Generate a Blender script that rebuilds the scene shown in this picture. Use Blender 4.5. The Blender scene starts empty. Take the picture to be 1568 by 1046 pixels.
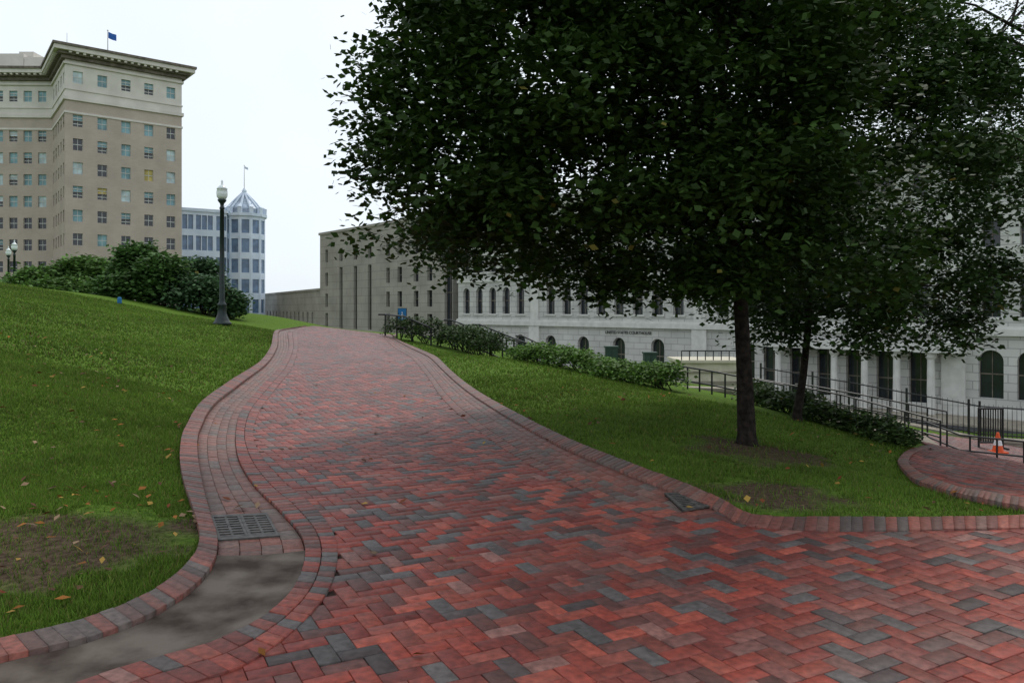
import bpy, math, random
import numpy as np
from mathutils import Vector
random.seed(3); rng=np.random.default_rng(7)
S=bpy.context.scene
S.view_settings.view_transform='Standard'; S.view_settings.look='None'; S.view_settings.exposure=0
F=1176.0; H=473.0; CX=784.0; EYE=1.6
# ---------------------------------------------------------------- helpers
def wp(px,py,D): return ((px-CX)/F*D, D, EYE-(py-H)/F*D)
def link(o,parent=None):
    S.collection.objects.link(o)
    if parent: o.parent=parent
    return o
def empty(name):
    e=bpy.data.objects.new(name,None); e.empty_display_size=.2; return link(e)
class MB:
    def __init__(s): s.v=[];s.f=[];s.m=[];s.uv=[]
    def face(s,pts,mat=0,uv=None):
        n=len(s.v); s.v+= [tuple(p) for p in pts]; s.f.append(list(range(n,n+len(pts)))); s.m.append(mat)
        s.uv+= uv if uv else [(p[0],p[2]) for p in pts]
    def box(s,c,sz,mat=0,rot=0):
        hx,hy,hz=sz[0]/2,sz[1]/2,sz[2]/2; cr,sr=math.cos(rot),math.sin(rot)
        P=[]
        for z in(-hz,hz):
            for x,y in((-hx,-hy),(hx,-hy),(hx,hy),(-hx,hy)):
                P.append((c[0]+x*cr-y*sr,c[1]+x*sr+y*cr,c[2]+z))
        for q in((3,2,1,0),(4,5,6,7),(0,1,5,4),(1,2,6,5),(2,3,7,6),(3,0,4,7)): s.face([P[i] for i in q],mat)
    def prism(s,poly,z0,z1,mat=0):
        n=len(poly)
        for i in range(n):
            a,b=poly[i],poly[(i+1)%n]; L=math.dist(a,b)
            s.face([(a[0],a[1],z0),(b[0],b[1],z0),(b[0],b[1],z1),(a[0],a[1],z1)],mat,[(0,z0),(L,z0),(L,z1),(0,z1)])
        s.face([(p[0],p[1],z1) for p in poly],mat); s.face([(p[0],p[1],z0) for p in poly][::-1],mat)
    def tube(s,pts,rad,n=8,mat=0):
        pts=[Vector(p) for p in pts]; base=len(s.v)
        for i,p in enumerate(pts):
            d=(pts[min(i+1,len(pts)-1)]-pts[max(i-1,0)]).normalized()
            a=d.cross(Vector((0,0,1)) if abs(d.z)<.9 else Vector((1,0,0))).normalized(); b=d.cross(a)
            for k in range(n):
                t=2*math.pi*k/n; q=p+(a*math.cos(t)+b*math.sin(t))*rad[i]; s.v.append(tuple(q))
        for i in range(len(pts)-1):
            for k in range(n):
                k2=(k+1)%n; f=[base+i*n+k,base+i*n+k2,base+(i+1)*n+k2,base+(i+1)*n+k]
                s.f.append(f); s.m.append(mat); s.uv+=[(0,0)]*4
        s.f.append([base+k for k in range(n)]);s.m.append(mat);s.uv+=[(0,0)]*n
        e=base+(len(pts)-1)*n
        s.f.append([e+k for k in range(n)][::-1]);s.m.append(mat);s.uv+=[(0,0)]*n
    def lathe(s,prof,c,n=20,mat=0):
        base=len(s.v)
        for r,z in prof:
            for k in range(n):
                t=2*math.pi*k/n; s.v.append((c[0]+r*math.cos(t),c[1]+r*math.sin(t),c[2]+z))
        for i in range(len(prof)-1):
            for k in range(n):
                k2=(k+1)%n; s.f.append([base+i*n+k,base+i*n+k2,base+(i+1)*n+k2,base+(i+1)*n+k]); s.m.append(mat); s.uv+=[(0,0)]*4
    def obj(s,name,mats,parent=None,smooth=False):
        me=bpy.data.meshes.new(name); me.from_pydata(s.v,[],s.f); me.update()
        for m in mats: me.materials.append(m)
        me.polygons.foreach_set('material_index',s.m)
        u=me.uv_layers.new(name='UVMap'); u.data.foreach_set('uv',np.array(s.uv,dtype=np.float32).ravel())
        if smooth: me.polygons.foreach_set('use_smooth',[True]*len(s.f))
        return link(bpy.data.objects.new(name,me),parent)
def fast(name,V,Fq,mat,col=None,parent=None,k=4):
    V=np.asarray(V,dtype=np.float32).reshape(-1,3); Fq=np.asarray(Fq,dtype=np.int32).reshape(-1,k)
    me=bpy.data.meshes.new(name); me.vertices.add(len(V)); me.vertices.foreach_set('co',V.ravel())
    me.loops.add(Fq.size); me.loops.foreach_set('vertex_index',Fq.ravel())
    me.polygons.add(len(Fq)); me.polygons.foreach_set('loop_start',np.arange(0,Fq.size,k,dtype=np.int32))
    me.polygons.foreach_set('loop_total',np.full(len(Fq),k,dtype=np.int32))
    me.update(calc_edges=True); me.materials.append(mat)
    if col is not None:
        a=me.color_attributes.new('Col','FLOAT_COLOR','POINT')
        c=np.ones((len(V),4),dtype=np.float32); c[:,:3]=col; a.data.foreach_set('color',c.ravel())
    return link(bpy.data.objects.new(name,me),parent)
# ---------------------------------------------------------------- materials
def newmat(name,rough=.7,spec=.3):
    m=bpy.data.materials.new(name); m.use_nodes=True; nt=m.node_tree; b=nt.nodes['Principled BSDF']
    b.inputs['Roughness'].default_value=rough; b.inputs['Specular IOR Level'].default_value=spec
    return m,nt,b
def N(nt,t,**kw):
    n=nt.nodes.new(t)
    for k,v in kw.items():
        if hasattr(n,k): setattr(n,k,v)
        else: n.inputs[k].default_value=v
    return n
def noisy(name,c1,c2,scale=3,rough=.7,spec=.3,bump=0,metal=0,detail=6):
    m,nt,b=newmat(name,rough,spec)
    tc=N(nt,'ShaderNodeTexCoord'); no=N(nt,'ShaderNodeTexNoise'); no.inputs['Scale'].default_value=scale; no.inputs['Detail'].default_value=detail
    nt.links.new(tc.outputs['Object'],no.inputs['Vector'])
    r=N(nt,'ShaderNodeValToRGB'); r.color_ramp.elements[0].position=.35; r.color_ramp.elements[1].position=.65
    r.color_ramp.elements[0].color=(*c1,1); r.color_ramp.elements[1].color=(*c2,1)
    nt.links.new(no.outputs['Fac'],r.inputs['Fac']); nt.links.new(r.outputs['Color'],b.inputs['Base Color'])
    b.inputs['Metallic'].default_value=metal
    if bump:
        bp=N(nt,'ShaderNodeBump'); bp.inputs['Strength'].default_value=bump; bp.inputs['Distance'].default_value=.02
        nt.links.new(no.outputs['Fac'],bp.inputs['Height']); nt.links.new(bp.outputs['Normal'],b.inputs['Normal'])
    return m
def ashlar(name,c1,c2,cm,bw,bh,mortar=.02,wash=.25):
    m,nt,b=newmat(name,.85,.2)
    uv=N(nt,'ShaderNodeUVMap'); br=N(nt,'ShaderNodeTexBrick'); br.inputs['Scale'].default_value=1
    br.inputs['Brick Width'].default_value=bw; br.inputs['Row Height'].default_value=bh; br.inputs['Mortar Size'].default_value=mortar
    br.inputs['Color1'].default_value=(*c1,1);br.inputs['Color2'].default_value=(*c2,1);br.inputs['Mortar'].default_value=(*cm,1)
    nt.links.new(uv.outputs['UV'],br.inputs['Vector'])
    tc=N(nt,'ShaderNodeTexCoord'); no=N(nt,'ShaderNodeTexNoise'); no.inputs['Scale'].default_value=.35; no.inputs['Detail'].default_value=8
    nt.links.new(tc.outputs['Object'],no.inputs['Vector'])
    mr=N(nt,'ShaderNodeMapRange'); mr.inputs['From Min'].default_value=.3; mr.inputs['From Max'].default_value=.7; mr.inputs['To Min'].default_value=1-wash; mr.inputs['To Max'].default_value=1.05
    nt.links.new(no.outputs['Fac'],mr.inputs['Value'])
    mx=N(nt,'ShaderNodeVectorMath',operation='SCALE'); nt.links.new(br.outputs['Color'],mx.inputs[0]); nt.links.new(mr.outputs['Result'],mx.inputs['Scale'])
    nt.links.new(mx.outputs['Vector'],b.inputs['Base Color']); return m
def attrmat(name,rough,spec,transl=0,nscale=0,bump=0,sheen=0):
    m,nt,b=newmat(name,rough,spec); a=N(nt,'ShaderNodeVertexColor'); a.layer_name='Col'
    out=a.outputs['Color']
    if nscale:
        tc=N(nt,'ShaderNodeTexCoord')
        no=N(nt,'ShaderNodeTexNoise'); no.inputs['Scale'].default_value=nscale; no.inputs['Detail'].default_value=5
        nt.links.new(tc.outputs['Object'],no.inputs['Vector'])
        n2=N(nt,'ShaderNodeTexNoise'); n2.inputs['Scale'].default_value=.6; n2.inputs['Detail'].default_value=5
        nt.links.new(tc.outputs['Object'],n2.inputs['Vector'])
        mr=N(nt,'ShaderNodeMapRange'); mr.inputs['From Min'].default_value=.3; mr.inputs['From Max'].default_value=.7; mr.inputs['To Min'].default_value=.6; mr.inputs['To Max'].default_value=1.3
        nt.links.new(no.outputs['Fac'],mr.inputs['Value'])
        sc=N(nt,'ShaderNodeVectorMath',operation='SCALE'); nt.links.new(out,sc.inputs[0]); nt.links.new(mr.outputs['Result'],sc.inputs['Scale'])
        m2=N(nt,'ShaderNodeMapRange'); m2.inputs['From Min'].default_value=.45; m2.inputs['From Max'].default_value=.75; m2.inputs['To Max'].default_value=.45
        nt.links.new(n2.outputs['Fac'],m2.inputs['Value'])
        mx=N(nt,'ShaderNodeMix',data_type='RGBA'); nt.links.new(m2.outputs['Result'],mx.inputs[0]); nt.links.new(sc.outputs['Vector'],mx.inputs[6]); mx.inputs[7].default_value=(.075,.050,.042,1)
        nt.links.new(mx.outputs[2],b.inputs['Base Color'])
        if bump:
            bp=N(nt,'ShaderNodeBump'); bp.inputs['Strength'].default_value=bump; bp.inputs['Distance'].default_value=.004
            nt.links.new(no.outputs['Fac'],bp.inputs['Height']); nt.links.new(bp.outputs['Normal'],b.inputs['Normal'])
    else: nt.links.new(out,b.inputs['Base Color'])
    if transl:
        t=N(nt,'ShaderNodeBsdfTranslucent'); nt.links.new(a.outputs['Color'],t.inputs['Color'])
        ms=N(nt,'ShaderNodeMixShader'); ms.inputs[0].default_value=transl
        nt.links.new(b.outputs[0],ms.inputs[1]); nt.links.new(t.outputs[0],ms.inputs[2])
        nt.links.new(ms.outputs[0],nt.nodes['Material Output'].inputs['Surface'])
    return m
M_leaf=attrmat('leaf_foliage',.6,.2,.22); M_blade=attrmat('grass_blade',.6,.15,.25); M_dead=attrmat('dead_leaf',.8,.1,.1)
M_brick=attrmat('paving_brick',.6,.35,0,28,.5)
M_bark=noisy('bark',(.010,.008,.006),(.035,.027,.022),14,.9,.1,.8)
M_iron=noisy('black_iron',(.008,.009,.009),(.02,.022,.022),20,.45,.4)
M_lampgreen=noisy('lamp_paint',(.006,.014,.013),(.012,.024,.022),10,.4,.4)
M_globe,_,b=newmat('lamp_glass',.15,.5); b.inputs['Base Color'].default_value=(.75,.8,.8,1)
M_sand_pit=noisy('joint_sand_and_pit_shade',(.02,.014,.012),(.05,.035,.028),30,.95,.1)
M_conc=noisy('gutter_concrete',(.055,.04,.032),(.17,.14,.115),4,.9,.1,.6,detail=9)
M_asph=noisy('asphalt',(.04,.04,.042),(.07,.07,.07),6,.9,.1)
M_stone=ashlar('courthouse_stone',(.58,.57,.54),(.51,.505,.48),(.34,.335,.32),1.5,.62,.035,.2)
M_stonep=noisy('courthouse_trim',(.54,.53,.50),(.64,.63,.60),1.5,.8,.2)
M_grey=ashlar('limestone_panel',(.36,.335,.295),(.33,.31,.275),(.24,.22,.2),2.4,1.2,.04,.2)
M_tan=ashlar('tan_brick',(.46,.385,.325),(.43,.355,.30),(.46,.40,.35),.6,.25,.02,.12)
M_cream=noisy('cream_terracotta',(.56,.525,.48),(.66,.62,.57),.5,.8,.2)
M_corn=noisy('cornice_brown',(.10,.085,.07),(.2,.17,.14),1.5,.8,.2)
M_white=noisy('white_panel',(.52,.60,.70),(.62,.70,.79),.5,.6,.3)
M_tile=noisy('roof_tile',(.25,.06,.04),(.36,.1,.07),2,.8,.2)
M_step=noisy('step_stone',(.24,.21,.17),(.36,.32,.26),4,.9,.1,.3)
M_buff=noisy('buff_wall',(.50,.46,.36),(.62,.57,.46),3,.9,.1)
M_green=noisy('green_paint',(.02,.045,.035),(.03,.06,.045),4,.5,.3)
M_cast=noisy('cast_iron',(.035,.032,.03),(.10,.09,.08),20,.6,.4)
def glass(name,c,rough=.12,spec=.6):
    m=noisy(name,tuple(x*.7 for x in c),tuple(min(1,x*1.25) for x in c),.8,rough,spec); return m
G_dark=glass('glass_dark',(.018,.022,.028)); G_teal=glass('glass_blind_teal',(.20,.34,.38),.4,.3); G_pale=glass('glass_blind_pale',(.46,.56,.58),.4,.3)
G_yel=glass('glass_blind_yellow',(.5,.4,.14),.5,.2); G_blue=glass('glass_blue',(.10,.17,.28)); G_dome=glass('glass_dome_pale',(.36,.43,.52),.3,.4); M_frame=noisy('window_frame',(.5,.5,.48),(.6,.6,.57),5,.6,.3)
M_orange=noisy('cone_orange',(.7,.09,.02),(.8,.12,.03),10,.5,.3); M_wht=noisy('white_band',(.7,.7,.7),(.8,.8,.8),10,.5,.3)
M_flag=noisy('flag_blue',(.03,.1,.35),(.05,.16,.5),3,.8,.1); M_sign=noisy('sign_blue',(.01,.12,.3),(.015,.15,.36),3,.5,.3)
# ---------------------------------------------------------------- terrain
C=[]
for y in(-8,-3,1,4,6.5):
    for x in(-6,-2,2,5): C.append((x,y,0))
for px,py,z in((470,640,0),(520,600,.1),(500,560,.3),(505,535,.45)):
    C.append(wp(px,py,(EYE-z)*F/(py-H)))
for p in((365,491,28),(490,502,29),(590,514,29),(340,497,23),(530,512,26),(470,512,25.5)): C.append(wp(*p))
for px,D,z in((0,3.6,.02),(0,5,.1),(0,6.5,.22),(0,9,.6),(0,13,1.1),(0,18,1.72),(0,22,2.2),(200,7,.12),(200,12,.47),(200,18,.97),(200,23,1.5),(283,10,.05),(330,16,.5)):
    C.append(((px-CX)/F*D,D,z))
C+=[(-9,3,.6),(-14,8,1.7),(-16,15,2.3),(-22,22,3),(-14,27,2.0),(-10,32,1.3),(-3,32,.4),(-7.5,32,.8),(-16,32,1.8)]
for p in((1145,680,9.35),(1250,650,13),(1040,605,14),(1420,700,11.5),(790,550,20),(640,530,25),(1390,712,11.0),(1500,700,17),(1527,693,21),(1165,600,28),(1500,668,25),(1300,630,26),(1150,620,19),(900,570,24)): C.append(wp(*p))
C+=[(4.8,7.2,-.22),(6.2,10.1,-.62),(10,6,-.6),(9,0,-.2),(14,4,-1.2),(20,14,-3),(20,25,-3.5),(5,32,-1.5),(14,31,-3),(22,0,-1.5),(1.7,8.2,.02),(0.9,12,.1)]
C=np.array(C,dtype=float); n=len(C)
def U(r2): return .5*r2*np.log(r2+1e-9)
K=U(((C[:,None,:2]-C[None,:,:2])**2).sum(-1))+np.eye(n)*.6
P=np.c_[np.ones(n),C[:,:2]]; A=np.zeros((n+3,n+3)); A[:n,:n]=K; A[:n,n:]=P; A[n:,:n]=P.T
W=np.linalg.solve(A,np.r_[C[:,2],0,0,0])
def hgt(x,y):
    x=np.asarray(x,dtype=float); y=np.asarray(y,dtype=float); sh=x.shape; x=x.ravel(); y=y.ravel()
    cx=np.clip(x,-22,22); cy=np.clip(y,-8,32); out=np.empty(len(x))
    for i in range(0,len(x),20000):
        a,bb=cx[i:i+20000],cy[i:i+20000]
        r2=(a[:,None]-C[None,:,0])**2+(bb[:,None]-C[None,:,1])**2
        out[i:i+20000]=U(r2)@W[:n]+W[n]+W[n+1]*a+W[n+2]*bb
    d=np.hypot(x-cx,y-cy); t=np.clip(d/22,0,1); t=t*t*(3-2*t)
    return (out*(1-t)-6.5*t).reshape(sh)
def h1(x,y): return float(hgt(np.array([x]),np.array([y]))[0])
DS=np.arange(1.8,40,.04)
def gp(px,py):
    x=(px-CX)/F*DS; z=EYE-(py-H)/F*DS; g=hgt(x,DS); k=np.argmax(z<g)
    if z[k]>=g[k]: k=len(DS)-1
    D=DS[k]; return ((px-CX)/F*D,D)
def axis(lo,hi,step,far):
    a=list(np.arange(lo,hi+1e-6,step)); s=step; p=hi; q=lo
    while p<far: s*=1.25; p+=s; a.append(p)
    s=step
    while q>-far: s*=1.25; q-=s; a.insert(0,q)
    return np.array(a)
XS=axis(-22,24,.25,3500); YS=axis(-6,38,.25,3500)
GX,GY=np.meshgrid(XS,YS); GZ=hgt(GX,GY); V=np.stack([GX,GY,GZ],-1).reshape(-1,3); nx=len(XS)
ii,jj=np.meshgrid(np.arange(len(YS)-1),np.arange(nx-1),indexing='ij'); q=(ii*nx+jj).ravel()
mg,nt,b=newmat('lawn_grass',.95,.05)
tc=N(nt,'ShaderNodeTexCoord'); n1=N(nt,'ShaderNodeTexNoise'); n1.inputs['Scale'].default_value=22; n1.inputs['Detail'].default_value=8
n2=N(nt,'ShaderNodeTexNoise'); n2.inputs['Scale'].default_value=1.1; n2.inputs['Detail'].default_value=6
for q_ in(n1,n2): nt.links.new(tc.outputs['Object'],q_.inputs['Vector'])
r=N(nt,'ShaderNodeValToRGB'); e=r.color_ramp.elements; e[0].position=.3; e[0].color=(.045,.085,.012,1); e[1].position=.7; e[1].color=(.12,.20,.028,1)
nt.links.new(n1.outputs['Fac'],r.inputs['Fac'])
def dirt_mask(cx,cy,rad):
    d=N(nt,'ShaderNodeVectorMath',operation='DISTANCE'); d.inputs[1].default_value=(cx,cy,h1(cx,cy)); nt.links.new(tc.outputs['Object'],d.inputs[0])
    a=N(nt,'ShaderNodeMath',operation='MULTIPLY_ADD'); nt.links.new(n2.outputs['Fac'],a.inputs[0]); a.inputs[1].default_value=2.6*rad; a.inputs[2].default_value=-1.3*rad
    s=N(nt,'ShaderNodeMath',operation='ADD'); nt.links.new(d.outputs['Value'],s.inputs[0]); nt.links.new(a.outputs[0],s.inputs[1])
    m=N(nt,'ShaderNodeMapRange'); m.inputs['From Min'].default_value=rad*.7; m.inputs['From Max'].default_value=rad*1.2; m.inputs['To Min'].default_value=1; m.inputs['To Max'].default_value=0
    nt.links.new(s.outputs[0],m.inputs['Value']); return m.outputs['Result']
DIRT=[(-3.0,4.9,.85),(2.9,8.9,.9),(-2.2,5.6,.38),(2.3,6.6,.6),(-3.6,4.1,.35)]
prev=None
for dd in DIRT:
    o=dirt_mask(*dd)
    if prev is None: prev=o
    else:
        mm=N(nt,'ShaderNodeMath',operation='MAXIMUM'); nt.links.new(prev,mm.inputs[0]); nt.links.new(o,mm.inputs[1]); prev=mm.outputs[0]
rd=N(nt,'ShaderNodeValToRGB'); e=rd.color_ramp.elements; e[0].position=.3; e[0].color=(.035,.024,.016,1); e[1].position=.7; e[1].color=(.12,.085,.055,1)
nt.links.new(n1.outputs['Fac'],rd.inputs['Fac'])
mx=N(nt,'ShaderNodeMix',data_type='RGBA'); nt.links.new(prev,mx.inputs[0]); nt.links.new(r.outputs['Color'],mx.inputs[6]); nt.links.new(rd.outputs['Color'],mx.inputs[7])
nt.links.new(mx.outputs[2],b.inputs['Base Color'])
bp=N(nt,'ShaderNodeBump'); bp.inputs['Strength'].default_value=.8; bp.inputs['Distance'].default_value=.03; nt.links.new(n1.outputs['Fac'],bp.inputs['Height']); nt.links.new(bp.outputs['Normal'],b.inputs['Normal'])
g=fast('lawn_ground',V,np.stack([q,q+1,q+nx+1,q+nx],1),mg); g.data.polygons.foreach_set('use_smooth',[True]*len(g.data.polygons))
# ---------------------------------------------------------------- outlines
L=[[(425,508),(431,508),(444,508),(458,508)],[(414,535),(424,535),(442,535),(456,535)],[(395,560),(407,562),(428,564),(447,566)],
[(350,590),(366,594),(397,598),(420,602)],[(305,625),(325,629),(369,633),(396,637)],[(283,662),(306,665),(361,668),(388,672)],
[(275,700),(303,702),(364,704),(402,706)],[(280,745),(310,748),(385,745),(432,742)],[(296,795),(322,798),(425,787),(478,780)],
[(305,840),(334,845),(463,835),(514,832)],[(285,880),(318,893),(460,890),(512,895)],[(220,930),(250,948),(420,942),(476,955)],
[(110,973),(140,995),(330,997),(390,1025)],[(0,1003),(20,1030),(190,1038),(260,1075)],[(-200,1050),(-190,1085),(0,1100),(60,1140)]]
R=[[(606,520),(603,520),(596,520),(590,520)],[(650,540),(641,541),(632,543),(622,545)],[(690,570),(680,572),(666,574),(652,577)],
[(735,605),(722,608),(700,612),(680,617)],[(800,642),(785,648),(755,655),(730,662)],[(880,682),(862,690),(825,700),(795,708)],
[(970,718),(950,728),(905,742),(875,750)],[(1050,748),(1030,760),(985,775),(950,785)],[(1110,776),(1100,790),(1070,800),(1040,808)]]
Bm=[[(1110,776),(1100,792)],[(1160,797),(1150,815)],[(1300,801),(1300,822)],[(1568,798),(1568,820)],[(1900,795),(1900,817)]]
Q=[[(1424,690),(1412,688)],[(1392,708),(1376,708)],[(1408,730),(1390,734)],[(1450,748),(1440,758)],[(1520,764),(1515,776)],[(1600,780),(1600,793)]]
def W_(T): return [np.array([gp(*r_[k]) for r_ in T]) for k in range(len(T[0]))]
LW=W_(L); RW=W_(R); BW=W_(Bm); QW=W_(Q)
for T in(LW,RW):
    for k in range(4):
        d=np.array([-.12,3.5]) if T is LW else np.array([-.5,3.5]); T[k]=np.vstack([T[k][0]+d,T[k]])
def catmull(P,m=14):
    P=np.vstack([2*P[0]-P[1],P,2*P[-1]-P[-2]]); o=[]
    for i in range(1,len(P)-2):
        for t in np.linspace(0,1,m,endpoint=False):
            a,b_,c,d=P[i-1],P[i],P[i+1],P[i+2]
            o.append(.5*((2*b_)+(-a+c)*t+(2*a-5*b_+4*c-d)*t*t+(-a+3*b_-3*c+d)*t**3))
    o.append(P[-2]); return np.array(o)
LC=[catmull(p) for p in LW]; RC=[catmull(p) for p in RW]; BC=[catmull(p) for p in BW]; QC=[catmull(p) for p in QW]
def lerp(A,B,t): return A+(B-A)*t
def inpoly(x,y,poly):
    ins=np.zeros(len(x),bool); j=len(poly)-1
    for i in range(len(poly)):
        xi,yi=poly[i]; xj,yj=poly[j]
        if yi!=yj: ins^=((yi>y)!=(yj>y))&(x<(xj-xi)*(y-yi)/(yj-yi)+xi)
        j=i
    return ins
fieldpoly=np.vstack([lerp(LC[3],LC[2],.2),[(-6,-5),(16,-5),(16,BC[1][-1][1])],lerp(BC[1],BC[0],.3)[::-1],lerp(RC[3],RC[2],.2)[::-1]])
lowpoly=np.vstack([QC[0],[(12,7.2),(22,9),(22,23.5),(14.7,23.2),(11.5,22.5)]])
# ---------------------------------------------------------------- bricks
PAL=np.array([(.245,.043,.028),(.31,.066,.042),(.185,.036,.027),(.115,.045,.037),(.098,.084,.080),(.22,.098,.080),(.21,.052,.037),(.072,.052,.050)])
PP=np.array([.22,.13,.20,.12,.12,.05,.11,.05])
BV=[];BF=[];BCc=[];cnt=0
def add_bricks(quads,top,gap=.005,bev=.003,dust=0,thick=.02,jit=.0014):
    global cnt
    n=len(quads); c=quads.mean(1,keepdims=True); dv=quads-c; dl=np.linalg.norm(dv,axis=2,keepdims=True)
    o=c+dv*(1-gap*.7/dl); i_=c+dv*(1-(gap*.7+bev*1.4)/dl)
    zc=hgt(quads[...,0],quads[...,1]); jz=rng.normal(0,jit,(n,1))+rng.normal(0,jit*.6,(n,4))
    vo=np.dstack([o,zc+top-thick+0*jz]); vm=np.dstack([o,zc+top-bev*.6+jz]); vi=np.dstack([i_,zc+top+jz])
    Vv=np.concatenate([vo,vm,vi],1).reshape(-1,3)
    b0=cnt+np.arange(n)[:,None,None]*12
    t=[[8,9,10,11]]
    for k in range(4):
        k2=(k+1)%4; t+= [[k,k2,4+k2,4+k],[4+k,4+k2,8+k2,8+k]]
    BV.append(Vv); BF.append((b0+np.array(t)[None]).reshape(-1,4)); cnt+=n*12
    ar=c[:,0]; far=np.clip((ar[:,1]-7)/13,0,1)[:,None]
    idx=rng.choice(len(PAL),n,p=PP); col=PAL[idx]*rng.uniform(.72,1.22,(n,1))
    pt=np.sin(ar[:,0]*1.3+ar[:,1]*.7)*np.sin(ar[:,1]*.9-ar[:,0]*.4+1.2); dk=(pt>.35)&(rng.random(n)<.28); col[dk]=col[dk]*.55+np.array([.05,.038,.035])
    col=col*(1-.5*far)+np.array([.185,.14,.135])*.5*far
    if dust: col=col*(1-dust)+np.array([.16,.105,.082])*rng.uniform(.8,1.2,(n,1))*dust
    BCc.append(np.repeat(col,12,0))
def herring(poly,w,ang):
    x0,y0=poly.min(0); x1,y1=poly.max(0); ca,sa=math.cos(ang),math.sin(ang)
    Rr=int(max(x1-x0,y1-y0)/w)+8
    cx,cy=(x0+x1)/2,(y0+y1)/2
    I,J=np.meshgrid(np.arange(-Rr,Rr),np.arange(-Rr,Rr)); I=I.ravel();J=J.ravel(); res=(I-J)%4
    out=[]
    for rr,(a,b_) in((0,(2,1)),(3,(1,2))):
        k=res==rr; i,j=I[k]*w,J[k]*w; q=np.stack([np.stack([i,j],1),np.stack([i+a*w,j],1),np.stack([i+a*w,j+b_*w],1),np.stack([i,j+b_*w],1)],1)
        X=q[...,0]*ca-q[...,1]*sa+cx; Y=q[...,0]*sa+q[...,1]*ca+cy; q=np.stack([X,Y],-1); m=q.mean(1)
        k=(m[:,0]>x0)&(m[:,0]<x1)&(m[:,1]>max(y0,1.2))&(m[:,1]<y1)&(np.abs(m[:,0])<m[:,1]*.72+1.8); q=q[k]; m=m[k]
        out.append(q[inpoly(m[:,0],m[:,1],poly)])
    return np.concatenate(out)
def strip(A,B,rows,bl=.105,s0=0,s1=1,stag=True):
    mid=(A+B)/2; s=np.r_[0,np.cumsum(np.linalg.norm(np.diff(mid,axis=0),axis=1))]; nb=max(2,int((s1-s0)*s[-1]/bl)); out=[]
    for r_ in range(rows):
        t=(np.arange(nb+1)+(.5*(r_%2) if stag else 0))/nb; t=np.clip(s0+(s1-s0)*t,s0,s1)*s[-1]
        a=np.stack([np.interp(t,s,A[:,k]) for k in(0,1)],1); b_=np.stack([np.interp(t,s,B[:,k]) for k in(0,1)],1)
        p=a+(b_-a)*(r_/rows); q=a+(b_-a)*((r_+1)/rows)
        e=np.stack([p[:-1],p[1:],q[1:],q[:-1]],1); out.append(e[np.linalg.norm(e[:,0]-e[:,1],axis=1)>.03])
    return np.concatenate(out)
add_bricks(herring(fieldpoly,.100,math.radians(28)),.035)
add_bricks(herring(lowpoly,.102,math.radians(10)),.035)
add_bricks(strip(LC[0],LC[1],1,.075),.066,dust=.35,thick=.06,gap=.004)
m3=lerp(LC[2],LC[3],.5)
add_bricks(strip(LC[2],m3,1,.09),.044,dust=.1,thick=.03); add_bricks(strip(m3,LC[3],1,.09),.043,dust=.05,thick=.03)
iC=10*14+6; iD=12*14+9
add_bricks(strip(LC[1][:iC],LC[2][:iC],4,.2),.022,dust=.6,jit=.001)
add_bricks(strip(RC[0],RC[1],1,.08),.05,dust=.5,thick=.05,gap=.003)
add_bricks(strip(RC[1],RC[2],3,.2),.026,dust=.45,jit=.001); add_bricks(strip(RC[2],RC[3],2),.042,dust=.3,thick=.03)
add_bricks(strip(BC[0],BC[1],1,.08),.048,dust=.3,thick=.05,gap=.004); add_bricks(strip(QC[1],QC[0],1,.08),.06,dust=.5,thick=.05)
fast('brick_path',np.concatenate(BV),np.concatenate(BF),M_brick,np.concatenate(BCc))
def bed(name,poly,step,top,mat):
    x0,y0=poly.min(0); x1,y1=poly.max(0); xs=np.arange(x0,x1,step); ys=np.arange(y0,y1,step); X,Y=np.meshgrid(xs,ys); X=X.ravel();Y=Y.ravel()
    k=inpoly(X+step/2,Y+step/2,poly); X=X[k];Y=Y[k]
    q=np.stack([np.stack([X,Y],1),np.stack([X+step,Y],1),np.stack([X+step,Y+step],1),np.stack([X,Y+step],1)],1)
    z=hgt(q[...,0],q[...,1])+top; fast(name,np.dstack([q,z]),np.arange(len(X)*4).reshape(-1,4),mat)
bed('path_sand_bed',fieldpoly,.15,.022,M_sand_pit); bed('lower_path_sand_bed',lowpoly,.15,.022,M_sand_pit)
def ribbon(name,A,B,top,mat,nv=6,dip=0):
    T=np.linspace(0,1,nv); g=np.stack([lerp(A,B,t) for t in T],1); z=hgt(g[...,0],g[...,1])+top-dip*np.sin(T*math.pi)[None]
    V=np.dstack([g,z]).reshape(-1,3); a=np.arange(len(A)-1)[:,None]*nv+np.arange(nv-1)[None]; a=a.ravel()
    o=fast(name,V,np.stack([a,a+1,a+nv+1,a+nv],1),mat); o.data.polygons.foreach_set('use_smooth',[True]*len(a)); return o
ribbon('kerb_sand_bed',LC[0],LC[3],.010,M_sand_pit); ribbon('kerb_sand_bed',RC[0],RC[3],.010,M_sand_pit); ribbon('kerb_sand_bed',BC[0],BC[1],.010,M_sand_pit)
ribbon('concrete_gutter',LC[1][iC-1:],LC[2][iC-1:],.038,M_conc,8,.012)
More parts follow.
